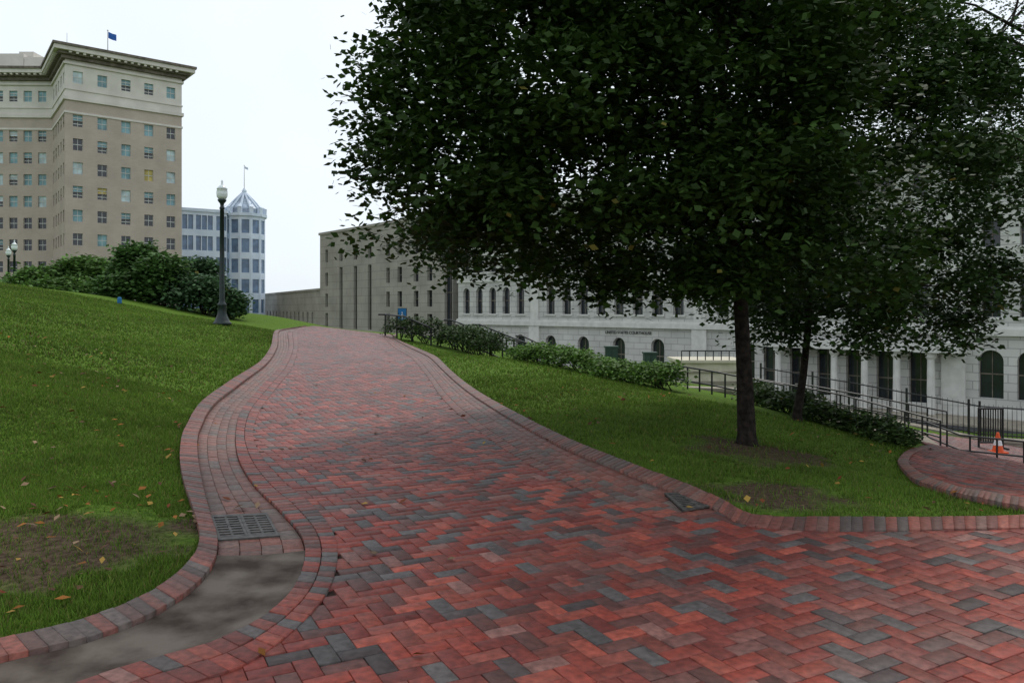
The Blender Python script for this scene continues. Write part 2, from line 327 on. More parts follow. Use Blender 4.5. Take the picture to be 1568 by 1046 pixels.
# ---------------------------------------------------------------- drain grates
def grate(corners,panels,name,up=.02):
    mb=MB(); q=np.array([gp(*c) for c in corners])
    def pt(u,v): return (q[0]*(1-u)*(1-v)+q[1]*u*(1-v)+q[2]*u*v+q[3]*(1-u)*v)
    def slab(u0,u1,v0,v1,z0,z1,mat):
        P=[pt(u0,v0),pt(u1,v0),pt(u1,v1),pt(u0,v1)]; lo=[(p[0],p[1],h1(*p)+up+z0) for p in P]; hi=[(p[0],p[1],h1(*p)+up+z1) for p in P]
        mb.face(lo[::-1],mat); mb.face(hi,mat)
        for k in range(4): k2=(k+1)%4; mb.face([lo[k],lo[k2],hi[k2],hi[k]],mat)
    slab(0,1,0,1,-.03,.008,1)  # dark plate under the bars: shade of the pit put in as colour
    for k in range(panels):
        a=k/panels; w=1/panels
        for i in range(8):
            v=.07+.86*(i+.3)/8; slab(a+.1*w,a+.9*w,v,v+.055,.009,.019,0)
        slab(a,a+.1*w,0,1,.0085,.022,0); slab(a+.9*w,a+w-.006,0,1,.0085,.022,0)
        slab(a+.46*w,a+.54*w,.05,.95,.009,.020,0)
    slab(0,1,-.04,.06,.0087,.0225,0); slab(0,1,.94,1.04,.0087,.0225,0)
    mb.obj(name,[M_cast,M_sand_pit])
grate([(322,799),(410,794),(428,828),(334,835)],2,'storm_drain_grate',.012)
grate([(1018,764),(1065,764),(1098,781),(1045,790)],1,'storm_drain_grate',.024)
# ---------------------------------------------------------------- grass blades
leftlawn=np.vstack([LC[0],[(-9,2.2),(-24,6),(-26,34),(LC[0][0][0],34)]])
wedge=np.vstack([RC[0],BC[0],[(9,6.3)],QC[1][::-1],[gp(1330,672),gp(1250,650),gp(1040,607),gp(900,573),gp(790,551),gp(640,527)]])
def blades(poly,nn,ylo,yhi,hh,ww,xl=None,wide=.74):
    x0,y0=poly.min(0); x1,y1=poly.max(0); y0=max(y0,ylo); y1=min(y1,yhi); x0=max(x0,-wide*yhi); x1=min(x1,wide*yhi)
    x=rng.uniform(x0,x1,nn); y=rng.uniform(y0,y1,nn); k=inpoly(x,y,poly)&(np.abs(x)<y*wide+.4)
    for cx,cy,r_ in DIRT:
        nz=np.sin(x*5.1+1)*np.cos(y*4.3)*.25+np.sin(x*13+y*9)*.12
        k&=(np.hypot(x-cx,y-cy)/r_+nz>.95)|(rng.random(nn)<.13)
    x=x[k];y=y[k];m=len(x); z=hgt(x,y)
    cl=.72+.22*np.sin(x*3.1+np.sin(y*2.3)*2)*np.cos(y*2.7+x)+.14*np.sin(x*9.3+y*2)*np.sin(y*8.1-x*3)
    a=rng.uniform(0,2*math.pi,m); hgt_=hh*rng.uniform(.5,1.25,m)*cl; w=ww*rng.uniform(.7,1.3,m); ln=hgt_*rng.uniform(.1,.9,m); b_=rng.uniform(0,2*math.pi,m)
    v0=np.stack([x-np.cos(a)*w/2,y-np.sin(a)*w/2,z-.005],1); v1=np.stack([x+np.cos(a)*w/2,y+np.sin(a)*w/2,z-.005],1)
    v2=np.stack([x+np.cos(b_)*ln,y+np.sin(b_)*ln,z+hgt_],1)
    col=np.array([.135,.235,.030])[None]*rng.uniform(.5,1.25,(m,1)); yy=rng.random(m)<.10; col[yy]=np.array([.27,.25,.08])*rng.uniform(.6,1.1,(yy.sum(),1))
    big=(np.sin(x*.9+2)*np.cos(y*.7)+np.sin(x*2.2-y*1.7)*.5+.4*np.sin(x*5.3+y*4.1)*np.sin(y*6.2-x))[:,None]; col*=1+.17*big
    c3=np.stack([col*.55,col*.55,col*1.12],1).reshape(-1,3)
    return np.stack([v0,v1,v2],1).reshape(-1,3),c3
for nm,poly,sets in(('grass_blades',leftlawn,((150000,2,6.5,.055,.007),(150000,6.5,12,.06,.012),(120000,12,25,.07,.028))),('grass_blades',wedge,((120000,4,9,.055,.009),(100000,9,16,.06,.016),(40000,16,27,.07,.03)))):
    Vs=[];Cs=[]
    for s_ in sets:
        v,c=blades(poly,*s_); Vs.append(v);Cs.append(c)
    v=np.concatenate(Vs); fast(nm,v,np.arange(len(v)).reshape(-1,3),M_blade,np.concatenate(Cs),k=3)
# ---------------------------------------------------------------- fallen leaves
def fallen(nn,poly,x0,x1,y0,y1,up):
    x=rng.uniform(x0,x1,nn);y=rng.uniform(y0,y1,nn)
    if poly is not None: k=inpoly(x,y,poly); x=x[k];y=y[k]
    m=len(x); z=hgt(x,y)+up; a=rng.uniform(0,6.28,m); l=rng.uniform(.02,.048,m); w=l*rng.uniform(.5,.8,m)
    d=np.stack([np.cos(a),np.sin(a),rng.normal(0,.25,m)],1); s_=np.stack([-np.sin(a),np.cos(a),rng.normal(0,.3,m)],1); c=np.stack([x,y,z+.012],1)
    V=np.stack([c-d*l[:,None],c-s_*w[:,None]*.8+[0,0,.006],c+d*l[:,None]+[0,0,.008],c+s_*w[:,None]*.8+[0,0,.01]],1).reshape(-1,3)
    pal=np.array([(.30,.12,.03),(.18,.055,.025),(.40,.25,.06),(.12,.06,.035),(.27,.18,.11)]); col=pal[rng.integers(0,5,m)]*rng.uniform(.6,1.1,(m,1))
    return V,np.repeat(col,4,0)
fl=[fallen(620,leftlawn,-9,0,2.5,14,.05),fallen(260,np.array([(-4.5,3.6),(-2.4,3.9),(-1.9,6.2),(-4.5,6.5)]),-4.5,-1.9,3.6,6.5,.025),fallen(230,fieldpoly,-4,9,3,20,.036),fallen(450,wedge,-2,9,5,14,.045),fallen(80,np.vstack([LC[0],LC[2][::-1]]),-4,0,3,14,.045),fallen(80,np.vstack([RC[0],RC[3][::-1]]),-2,4,5,20,.045)]
v=np.concatenate([a for a,_ in fl]); fast('fallen_leaves',v,np.arange(len(v)).reshape(-1,4),M_dead,np.concatenate([c for _,c in fl]))
# ---------------------------------------------------------------- foliage
def leaves(cent,sig,per,size,col,droop=.3,var=.35,asp=.32):
    n=len(cent)*per; c=np.repeat(cent,per,0); s=np.repeat(np.asarray(sig).reshape(-1,1)*np.ones((len(cent),1)),per,0)
    p=c+np.clip(rng.normal(0,1,(n,3)),-1.9,1.9)*s*np.array([1,1,.62])
    a=rng.uniform(0,6.283,n); d=np.stack([np.cos(a),np.sin(a),rng.normal(-droop,.35,n)],1); d/=np.linalg.norm(d,axis=1,keepdims=True)
    r_=rng.normal(0,1,(n,3))*.55+[0,0,1]; sd=np.cross(d,r_); sd/=np.linalg.norm(sd,axis=1,keepdims=True)
    l=size*rng.uniform(.65,1.25,(n,1)); w=l*asp
    V=np.stack([p,p+d*l*.45-sd*w,p+d*l,p+d*l*.45+sd*w],1).reshape(-1,3)
    cc=np.repeat(rng.uniform(1-var,1+var,(len(cent),1)),per,0)*rng.uniform(.7,1.3,(n,1))*np.array(col)
    yl=rng.random(n)<.002; cc[yl]=(.16,.14,.03)
    return V,np.repeat(cc,4,0)
def lumpy(th,z,seed):
    return 1+.07*np.sin(3*th+seed+z*.8)+.06*np.sin(5*th-seed*2+z*1.9)+.06*np.sin(9*th+z*3.1+seed)
def crown(center,rx,ry,z0,z1,zmax,ncl,seed,lowfrac=.62,shell=.42,nclump=120,pull=.5):
    z=z0+(z1-z0)*rng.random(ncl)**1.1; th=rng.uniform(0,2*math.pi,ncl)
    fr=np.where(z<zmax,lowfrac+(1-lowfrac)*np.sqrt(np.clip((z-z0)/(zmax-z0),0,1)),np.sqrt(np.clip(1-((z-zmax)/(z1-zmax+.3))**2,0.02,1)))
    r=rng.random(ncl)**shell*fr*lumpy(th,z,seed)
    P=np.stack([center[0]+rx*r*np.cos(th),center[1]+ry*r*np.sin(th),z],1)
    cc=P[rng.choice(ncl,nclump,replace=False)]; dd=((P[:,None]-cc[None])**2).sum(-1); j=dd.argmin(1)
    k=(rng.random(ncl)<.7)[:,None]; return np.where(k,P+(cc[j]-P)*pull,P)
def tree(name,base,tr,fork,cents,per,sig,leaf,col,nlimb=16,lean=(0,0),extra=60,asp=.32):
    root=empty(name); mb=MB(); bz=base[2]
    top=np.array([base[0]+lean[0],base[1]+lean[1],cents[:,2].max()-1.0]); n=9
    P=[];Rr=[]
    for i in range(n):
        t=i/(n-1); P.append((base[0]+lean[0]*t+.04*math.sin(t*7),base[1]+lean[1]*t+.04*math.cos(t*5),bz-.05+(top[2]-bz)*t)); Rr.append(tr*(1.0-.8*t))
    P.insert(1,(P[0][0],P[0][1],bz+.12)); Rr[0]=tr*1.45; Rr.insert(1,tr*1.1)
    mb.tube(P,Rr,12)
    pick=cents[rng.choice(len(cents),nlimb+extra,replace=False)]
    ends=[]
    for i,e in enumerate(pick):
        t=rng.uniform(0,.75) if i<nlimb else rng.uniform(.05,.9); z=fork+(top[2]-fork)*t*.8; z=min(z,e[2]-.1) if e[2]-.1>fork*.8 else fork*.8
        tt=(z-bz)/(top[2]-bz); s=np.array([base[0]+lean[0]*tt,base[1]+lean[1]*tt,z]); e=np.array(e)
        if i>=nlimb:
            L0=ends[rng.integers(0,nlimb)]; s=L0[rng.integers(1,4)]
            if np.linalg.norm(s-e)>2.2: e=s+(e-s)*2.2/np.linalg.norm(s-e)
        r0=tr*(.42 if i<nlimb else .13)*rng.uniform(.7,1.1); pts=[]
        for k in range(6):
            u=k/5; m=s*(1-u)+e*u; m=m+np.array([rng.normal(0,.05),rng.normal(0,.05),math.sin(u*math.pi)*.28+rng.normal(0,.03)])*(0 if k in(0,) else 1); pts.append(m)
        if i<nlimb: ends.append(pts)
        mb.tube([tuple(q_) for q_ in pts],[r0*(1-.85*k/5) for k in range(6)],6)
    mb.obj('trunk_and_limbs',[M_bark],root,True)
    V,c=leaves(cents,sig,per,leaf,col,asp=asp); fast('leaf_crown',V,np.arange(len(V)).reshape(-1,4),M_leaf,c,root); return root
tb=wp(1145,682,9.35)
c1=crown((1.45,9.7),3.15,2.9,1.8,8.9,2.7,1900,1.0,.97,.46,150,.5)
c1[:,2]+=np.clip(1.3-c1[:,0],0,9)*.17*np.clip((5-c1[:,2])/3,0,1)
c1=c1[~((c1[:,1]<7.8)&(c1[:,2]<2.5))]
tree('maple_tree',(tb[0],tb[1],h1(tb[0],tb[1])),.105,1.9,c1,110,rng.uniform(.15,.31,len(c1)),.102,(.027,.057,.009),lean=(-.5,.1))
t2=wp(1222,645,13)
c2=crown((6.2,13.4),3.1,2.5,1.0,7.0,3.0,700,2.4,.6,.45,70,.5)
c2=c2[~((c2[:,0]>7.2)&(c2[:,2]>2.3)&(c2[:,2]<3.4)&(rng.random(len(c2))<.7))]
c2=c2[~((c2[:,0]>5.6)&(c2[:,2]<2.2)&(rng.random(len(c2))<.3))]
tree('maple_tree',(t2[0],t2[1],h1(t2[0],t2[1])),.07,1.3,c2,95,rng.uniform(.16,.30,len(c2)),.11,(.028,.058,.012),lean=(.6,.2),extra=30)
c3=crown((11.4,16.5),5.2,4.0,4.1,11.5,5.4,640,4.1,.85,.5,60,.6)
tree('locust_tree',(13.9,17,h1(13.9,17)),.2,3.5,c3,120,rng.uniform(.22,.40,len(c3)),.085,(.045,.10,.022),lean=(-.8,0),extra=90,asp=.26)
def bush(name,blobs,per,leaf,col,ncl=40,sig=.16,stem=True):
    root=empty(name); cs=[]
    mb=MB()
    for (x,y,z,rx,ry,rz) in blobs:
        d=rng.normal(0,1,(ncl,3)); d/=np.linalg.norm(d,axis=1,keepdims=True); d[:,2]=np.where(d[:,2]<-.5,-d[:,2],d[:,2]); r=rng.random((ncl,1))**.25*rng.uniform(.82,1.08,(ncl,1))
        cs.append(np.array([x,y,z])+d*r*np.array([rx,ry,rz]))
        for k in range(4):
            e=cs[-1][k]; g0=h1(x,y); mb.tube([(x+.05*k,y,min(g0,z-rz)-.03),((x+e[0])/2,(y+e[1])/2,(g0+e[2])/2),tuple(e)],[rx*.035,rx*.025,rx*.01],6)
    cs=np.concatenate(cs); mb.obj('stems',[M_bark],root)
    V,c=leaves(cs,sig,per,leaf,col,droop=0); fast('leaf_mass',V,np.arange(len(V)).reshape(-1,4),M_leaf,c,root); return root
def B_(px,py,D,w,hh):
    x,y,z=wp(px,py,D); return (x,y,z,w*D/F,w*D/F*.8,hh*D/F)
bush('magnolia_shrub',[B_(122,424,31,42,28),B_(60,436,30,34,22),B_(165,432,31,40,32),B_(100,450,29,60,20),B_(28,445,31,22,18)],26,.2,(.085,.165,.035),130,.22)
bush('magnolia_shrub',[B_(210,414,29,36,38),B_(195,452,28,48,32),B_(250,432,28,32,40)],26,.2,(.06,.125,.03),170,.22)
bush('magnolia_shrub',[B_(308,428,30,30,27),B_(310,458,28,46,32),B_(350,470,28,20,20),B_(275,450,28,26,28)],26,.18,(.055,.11,.045),150,.2)
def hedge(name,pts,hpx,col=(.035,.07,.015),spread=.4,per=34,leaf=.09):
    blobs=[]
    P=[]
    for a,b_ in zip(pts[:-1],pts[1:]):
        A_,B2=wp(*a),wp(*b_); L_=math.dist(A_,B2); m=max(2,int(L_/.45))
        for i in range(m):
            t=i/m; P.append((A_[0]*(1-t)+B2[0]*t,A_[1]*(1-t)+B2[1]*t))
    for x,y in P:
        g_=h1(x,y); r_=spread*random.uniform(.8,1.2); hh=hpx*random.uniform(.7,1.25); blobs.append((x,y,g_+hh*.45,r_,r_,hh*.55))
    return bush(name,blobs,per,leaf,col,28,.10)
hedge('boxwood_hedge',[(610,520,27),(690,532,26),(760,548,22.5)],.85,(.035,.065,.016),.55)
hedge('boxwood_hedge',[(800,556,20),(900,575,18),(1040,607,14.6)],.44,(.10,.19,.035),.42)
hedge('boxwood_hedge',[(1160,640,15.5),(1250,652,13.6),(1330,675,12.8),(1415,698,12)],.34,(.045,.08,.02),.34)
# ---------------------------------------------------------------- buildings
def fac(mb,p0,p1,z0,z1,wins,wm=0,inset=.3,uoff=0,fr=None):
    p0=np.array(p0,float);p1=np.array(p1,float); Lg=np.linalg.norm(p1-p0); d=(p1-p0)/Lg; nrm=np.array([d[1],-d[0]])
    if nrm@(-(p0+p1)/2)<0: nrm=-nrm
    def P(u,z,dp=0): a=p0+d*u-nrm*dp; return (a[0],a[1],z)
    us=sorted({0,Lg}|{w[0] for w in wins}|{w[1] for w in wins}); zs=sorted({z0,z1}|{w[2] for w in wins}|{w[3] for w in wins})
    for a,b_ in zip(us[:-1],us[1:]):
        for c,e in zip(zs[:-1],zs[1:]):
            um,zm=(a+b_)/2,(c+e)/2
            if any(w[0]<um<w[1] and w[2]<zm<w[3] for w in wins): continue
            mb.face([P(a,c),P(b_,c),P(b_,e),P(a,e)],wm,[(a,c),(b_,c),(b_,e),(a,e)])
    for w in wins:
        a,b_,c,e,gm=w[:5]; arch=len(w)>5 and w[5]
        mb.face([P(a,c,inset),P(b_,c,inset),P(b_,e,inset),P(a,e,inset)],gm)
        for q in(((a,c),(a,e)),((b_,c),(b_,e)),((a,c),(b_,c)),((a,e),(b_,e))):
            (u0,q0),(u1,q1)=q; mb.face([P(u0,q0),P(u1,q1),P(u1,q1,inset),P(u0,q0,inset)],wm,[(u0,q0),(u1,q1),(u1,q1),(u0,q0)])
        if fr is not None:
            t=.05; dp=inset-.05
            def bar(u0,u1,q0,q1): mb.face([P(u0,q0,dp),P(u1,q0,dp),P(u1,q1,dp),P(u0,q1,dp)],fr)
            um=(a+b_)/2; zm=(c+e)/2; bar(um-t*.6,um+t*.6,c,e); dp=inset-.055; bar(a,b_,zm-t,zm+t); dp=inset-.06; bar(a,a+t,c,e); bar(b_-t,b_,c,e)
        if arch:
            r_=(b_-a)/2; zc=e-r_; um=(a+b_)/2
            for sg in(-1,1):
                cr=(um+sg*r_,e); pr=None
                for k in range(7):
                    th=math.pi/2*k/6; pt=(um+sg*r_*math.cos(th),zc+r_*math.sin(th))
                    if pr: 
                        mb.face([P(*cr),P(*pr),P(*pt)],wm,[cr,pr,pt]); mb.face([P(*pr),P(*pt),P(*pt,inset),P(*pr,inset)],wm,[pr,pt,pt,pr])
                    pr=pt
    return P,Lg
def offs(poly,o):
    n=len(poly); P=[np.array(p,float) for p in poly]; ar=sum(P[i][0]*P[(i+1)%n][1]-P[(i+1)%n][0]*P[i][1] for i in range(n)); sg=1 if ar>0 else -1; out=[]
    for i in range(n):
        a,b_,c=P[i-1],P[i],P[(i+1)%n]; d1=(b_-a)/np.linalg.norm(b_-a); d2=(c-b_)/np.linalg.norm(c-b_)
        n1=np.array([d1[1],-d1[0]])*sg; n2=np.array([d2[1],-d2[0]])*sg; m=(n1+n2); m/=max(m@n1,.2)
        out.append(tuple(b_+m*o))
    return out
def u_px(p0,p1,px):
    k=(px-CX)/F; p0=np.array(p0);p1=np.array(p1);d=(p1-p0)/np.linalg.norm(p1-p0); return (k*p0[1]-p0[0])/(d[0]-k*d[1])
def flag(root,x,y,z0,z1,s,mat):
    mb=MB(); mb.tube([(x,y,z0),(x,y,z1)],[.09,.05],8,0); mb.lathe([(0.01,.12),(.12,0.03),(.12,-.05),(0.01,-.12)],(x,y,z1),8,0)
    for i in range(8):
        a=i/8*s; b_=(i+1)/8*s; f=lambda u:(x+.08+u*.85,y+.25*math.sin(u*3),-.35*u)
        A_,B2=f(a),f(b_); mb.face([(A_[0],A_[1],z1-.2-s*.6+A_[2]),(B2[0],B2[1],z1-.2-s*.6+B2[2]),(B2[0],B2[1],z1-.2+B2[2]),(A_[0],A_[1],z1-.2+A_[2])],1)
    mb.obj('flagpole',[M_frame,mat],root)
T=empty('brick_office_tower'); mb=MB()
Ax,Bx,Cx=(-64,110),(-51.6,120),(-72.4,121); Ex=(-100,120.0); B2=(-63.6,134.4); E2=(-100,136)
rows=[8.2+3.42*i for i in range(8)]; TM=[M_tan,M_cream,G_dark,G_teal,G_pale,G_yel,M_frame]
def tw(Lg,nb,z_list,hw=.64,hh=.85,m=1.6):
    o=[]
    for i in range(nb):
        u=m+(Lg-2*m)*(i/(nb-1) if nb>1 else .5)
        for z in z_list:
            low=z<16; g_=random.choices([2,3,4,5],[.8,.12,.06,.02] if low else [.08,.55,.34,.03])[0]
            if g_>2 and random.random()<.35: o.append((u-hw,u+hw,z-hh,z-hh*.05,2)); o.append((u-hw,u+hw,z+.0,z+hh,g_))
            else: o.append((u-hw,u+hw,z-hh,z+hh,g_))
    return o
for a,b_,nb in((Ax,Bx,5),(Cx,Ax,5),(Ex,Cx,12)):
    Lg=math.dist(a,b_)
    fac(mb,a,b_,-7,31.9,tw(Lg,nb,rows[:7]+[4.8]),0,.25,fr=6)
    fac(mb,a,b_,31.9,37.4,tw(Lg,nb,[35.0]),1,.25,fr=6)
FP=[Ex,Cx,Ax,Bx,B2,E2]; inn=offs(FP,-.4)
mb.prism([Bx,B2,E2,Ex,inn[0],inn[1],inn[2],inn[3]],-7,37.2,0)
mb.obj('walls',TM,T)
mb=MB()
for z0,z1,o,m in((29.7,30.0,.12,0),(31.6,32.1,.25,0),(33.1,33.3,.12,0),(36.7,37.0,.25,0),(37.4,37.9,.5,1),(37.9,38.3,1.0,1),(38.3,38.9,1.55,0),(38.9,39.25,1.75,1)): mb.prism(offs(FP,o),z0,z1,m)
for a,b_ in((Ex,Cx),(Cx,Ax),(Ax,Bx)):
    a=np.array(a);b_=np.array(b_);Lg=np.linalg.norm(b_-a);d=(b_-a)/Lg;nn=np.array([d[1],-d[0]]); nn=nn if nn@(-a)>0 else -nn
    for i in range(int(Lg/.9)):
        c=a+d*(i+.5)*.9+nn*1.15; mb.box((c[0],c[1],38.16),(.35,.5,.26),0,math.atan2(d[1],d[0]))
mb.obj('cornice',[M_cream,M_corn],T)
mb=MB(); mb.box((-82.5,128,41.2),(6,6,3.8),0); mb.box((-77.4,127.5,40.9),(4,5,3.2),0); mb.box((-80,128,43.2),(2.4,3,1.4),0); mb.obj('penthouse',[M_cream],T)
x,y,_=wp(165,60,116); flag(T,x,y,39.2,43.6,1.6,M_flag); mb=MB(); mb.tube([(x-5,y-2,39.2),(x-5,y-2,42.5)],[.05,.03],6); mb.obj('mast',[M_frame],T)
# white glass building with turret
Wb=empty('white_office_building'); mb=MB(); p0=wp(262,0,152)[:2]; p1=wp(347,0,158)[:2]
Lg=math.dist(p0,p1); wins=[]
for px in(272,281,290,302,311,320,333,341):
    u=u_px(p0,p1,px+2)
    for zz in(-2,2.2,6.4,10.6,14.8,19): 
        if 0<u-.5 and u+.5<Lg: wins.append((u-.48,u+.48,zz-1.4,zz+1.5,2))
fac(mb,p0,p1,-7,21.2,wins,0,.3)
bk=[p0,(p0[0]-6,p0[1]+25),(p1[0]-6,p1[1]+25),p1,(p1[0]-.2,p1[1]+.8),(p0[0]-.2,p0[1]+.8)]
mb.prism(bk,-7,21.0,0); mb.prism(offs([p0,p1,(p1[0]-6,p1[1]+25),(p0[0]-6,p0[1]+25)],.3),21.2,21.8,0)
cx,cy,_=wp(374,0,163); r0=4.3
def ring(cx,cy,r,n=12,ph=.13): return [(cx+r*math.cos(2*math.pi*k/n+ph),cy+r*math.sin(2*math.pi*k/n+ph)) for k in range(n)]
pr=ring(cx,cy,r0)
for i in range(12):
    a,b_=pr[i],pr[(i+1)%12]; l_=math.dist(a,b_); dd=((a[0]+b_[0])/2-cx)*(-cx)+((a[1]+b_[1])/2-cy)*(-cy)
    ws=[(.35,l_-.35,z_-1.5,z_+1.35,2) for z_ in(-2,2.2,6.4,10.6,14.8,18.8)]
    if dd>0: fac(mb,a,b_,-7,20.9,ws,0,.2)
    else: mb.face([(*a,-7),(*b_,-7),(*b_,20.9),(*a,20.9)],0)
mb.prism(ring(cx,cy,r0+.4),20.9,21.5,0)
prof=[(r0*.86,21.5),(r0*.84,22.6),(r0*.60,23.7),(r0*.34,24.9),(.35,26.0)]; mb.lathe(prof,(cx,cy,0),12,3)
for k in range(12):
    t=2*math.pi*k/12+.13; mb.tube([(cx+(a+.08)*math.cos(t),cy+(a+.08)*math.sin(t),z+.05) for a,z in prof],[.24]*5,5,0)
    mb.box((cx+r0*.97*math.cos(t),cy+r0*.97*math.sin(t),22.1),(.8,.8,1.3),0,t)
    mb.face([(cx+r0*1.1*math.cos(t-.1),cy+r0*1.1*math.sin(t-.1),22.76),(cx+r0*1.1*math.cos(t+.1),cy+r0*1.1*math.sin(t+.1),22.76),(cx+r0*.8*math.cos(t),cy+r0*.8*math.sin(t),23.7)],0)
mb.prism(ring(cx,cy,r0*.62),23.6,23.8,0)
mb.lathe([(.5,25.9),(.5,26.6),(.1,27.2),(.01,27.3)],(cx,cy,0),10,0)
mb.obj('walls',[M_white,M_white,G_blue,G_dome],Wb); flag(Wb,cx,cy,27,32.0,.8,M_white)
# grey limestone building
Gb=empty('limestone_office_building'); mb=MB(); g0=wp(490,0,130)[:2]; g1=wp(693,0,100)[:2]; Lg=math.dist(g0,g1); wins=[]
for px,w in((522,.55),(544,.55),(566,.55)):
    u=u_px(g0,g1,px); wins+=[(u-w,u+w,-1.6,8.3,1),(u-w,u+w,9.3,11.4,1)]
for px in(500,594,612,637,658):
    u=u_px(g0,g1,px); w=.5 if px<600 else .62
    for zz in((9.3,11.4),(5.4,7.6),(1.9,4.1),(-1.5,.9)): wins.append((u-w,u+w,*zz,1))
u=u_px(g0,g1,688); wins.append((u-1.1,min(u+.9,Lg-.1),-4,11.5,1))
fac(mb,g0,g1,-7,14,wins,0,.45,fr=2)
bk=(g0[0]+28,g0[1]+24); bk2=(g1[0]+28,g1[1]+24); mb.prism([g0,(g0[0]+.5,g0[1]+.6),(g1[0]+.5,g1[1]+.6),g1,bk2,bk],-7,13.8,0); mb.prism(offs([g0,g1,bk2,bk],.2),14,14.4,0)
w1=(g0[0]-.2,g0[1]+.8); w0=(-76,214); Lw=math.dist(w0,w1); ws=[]
for i in range(24): 
    u=3+i*(Lw-5)/24; ws.append((u-.6,u+.6,-1.2,1.0,1))
fac(mb,w0,w1,-7,4.7,ws,0,.4); mb.prism(offs([w0,w1,(w1[0]+8,w1[1]+3),(w0[0]+8,w0[1]+3)],.15),4.7,5.1,0)
mb.obj('walls',[M_grey,G_dark,M_corn],Gb)
# courthouse
Cb=empty('stone_courthouse'); mb=MB(); c0=(-6.9,98.5); c1_=(52,38.2); Lg=math.dist(c0,c1_); wins=[]; nb=int(Lg/2.42)
for i in range(nb):
    u=1.6+i*2.42
    if i%9==5: continue
    for k,(a,e,ar,w) in enumerate(((1.0,4.2,True,.62),(6.1,8.0,False,.6),(10.3,12.1,False,.55))): wins.append((u-w,u+w,a,e,1,ar))
    ux=u_px(c0,c1_,1180); uy=u_px(c0,c1_,1480)
    if ux<u<uy: wins.append((u-.75,u+.75,-6.4,-1.4,1,False))
    elif i%2==0 or u>uy: wins.append((u-.8,u+.8,-4.9,-1.4,1,True))
fac(mb,c0,c1_,-7.5,14.2,wins,0,.45,fr=5)
d=np.array([(c1_[0]-c0[0])/Lg,(c1_[1]-c0[1])/Lg]); nn=np.array([d[1],-d[0]]); nn=nn if nn@(-np.array(c0))>0 else -nn; ang=math.atan2(d[1],d[0])
def bx(u0,u1,z0,z1,out,m=3):
    c=np.array(c0)+d*(u0+u1)/2+nn*out/2; mb.box((c[0],c[1],(z0+z1)/2),(u1-u0,out,z1-z0),m,ang)
bx(-.1,Lg,-.35,.15,.35); bx(-.1,Lg,.15,.33,.2); bx(-.1,Lg,4.9,5.15,.15); bx(-.1,Lg,9,9.2,.2); bx(-.1,Lg,13.2,13.6,.5); bx(-.1,Lg,13.6,14.3,.8); bx(-.1,Lg,-6.5,-5.6,.22)
for i in range(nb):
    u=1.6+i*2.42
    if i%9==5: bx(u-.8,u+.8,-5.59,-.36,.25); bx(u-.6,u+.6,.34,13.19,.18); continue
    bx(u-.85,u+.85,.82,.98,.12); bx(u-.8,u+.8,5.93,6.08,.12); bx(u-.8,u+.8,8.02,8.22,.1)
    if ux<u<uy:
        c=np.array(c0)+d*(u+1.21)+nn*1.2; mb.lathe([(.42,-7),(.42,-6.5),(.3,-6.4),(.26,-2.2),(.4,-2.0),(.4,-1.7)],(c[0],c[1],0),14,3)
c=np.array(c0)+d*(ux+uy)/2+nn*.9; mb.box((c[0],c[1],-1.3),(uy-ux,1.8,.75),3,ang)
bk=np.array(c0)-nn*22; bk2=np.array(c1_)-nn*22; i0=np.array(c0)-nn*.6; i1=np.array(c1_)-nn*.6
mb.prism([tuple(i0),tuple(i1),tuple(bk2),tuple(bk)],-7.5,14.1,0)
q0=np.array(c0)-nn*3; q1=np.array(c1_)-nn*3; m1=(q0+bk)/2+d*6; m2=(q1+bk2)/2-d*6
for a in([(*q0,14.12),(*q1,14.12),(*m2,16),(*m1,16)],[(*bk,14.12),(*bk2,14.12),(*m2,16),(*m1,16)],[(*q0,14.12),(*m1,16),(*bk,14.12)],[(*q1,14.12),(*m2,16),(*bk2,14.12)]): mb.face(a,4)
mb.obj('walls',[M_stone,G_dark,M_frame,M_stonep,M_tile,M_corn],Cb)
def text(body,loc,size,rz,mat,parent,name):
    cu=bpy.data.curves.new(name,'FONT'); cu.body=body; cu.size=size; cu.extrude=.02; cu.align_x='CENTER'; o=bpy.data.objects.new(name,cu); cu.materials.append(mat)
    o.rotation_euler=(math.pi/2,0,rz); o.location=loc; link(o,parent); return o
u=u_px(c0,c1_,962); pp=np.array(c0)+d*u+nn*.08; text('UNITED STATES COURTHOUSE',(pp[0],pp[1],-1.0),.42,ang,M_iron,Cb,'inscription')
mb=MB()
a=np.array(c0)+nn*5; b_=np.array(c1_)+nn*5; a2=a+nn*9; b2=b_+nn*9
mb.face([(*a,-6.44),(*a2,-6.44),(*b2,-6.44),(*b_,-6.44)]); mb.obj('street',[M_asph])
mb=MB(); a0=np.array(c0)+nn*.3; b0=np.array(c1_)+nn*.3; mb.prism([tuple(a0),tuple(a),tuple(b_),tuple(b0)],-6.6,-6.3); mb.obj('sidewalk',[M_step])
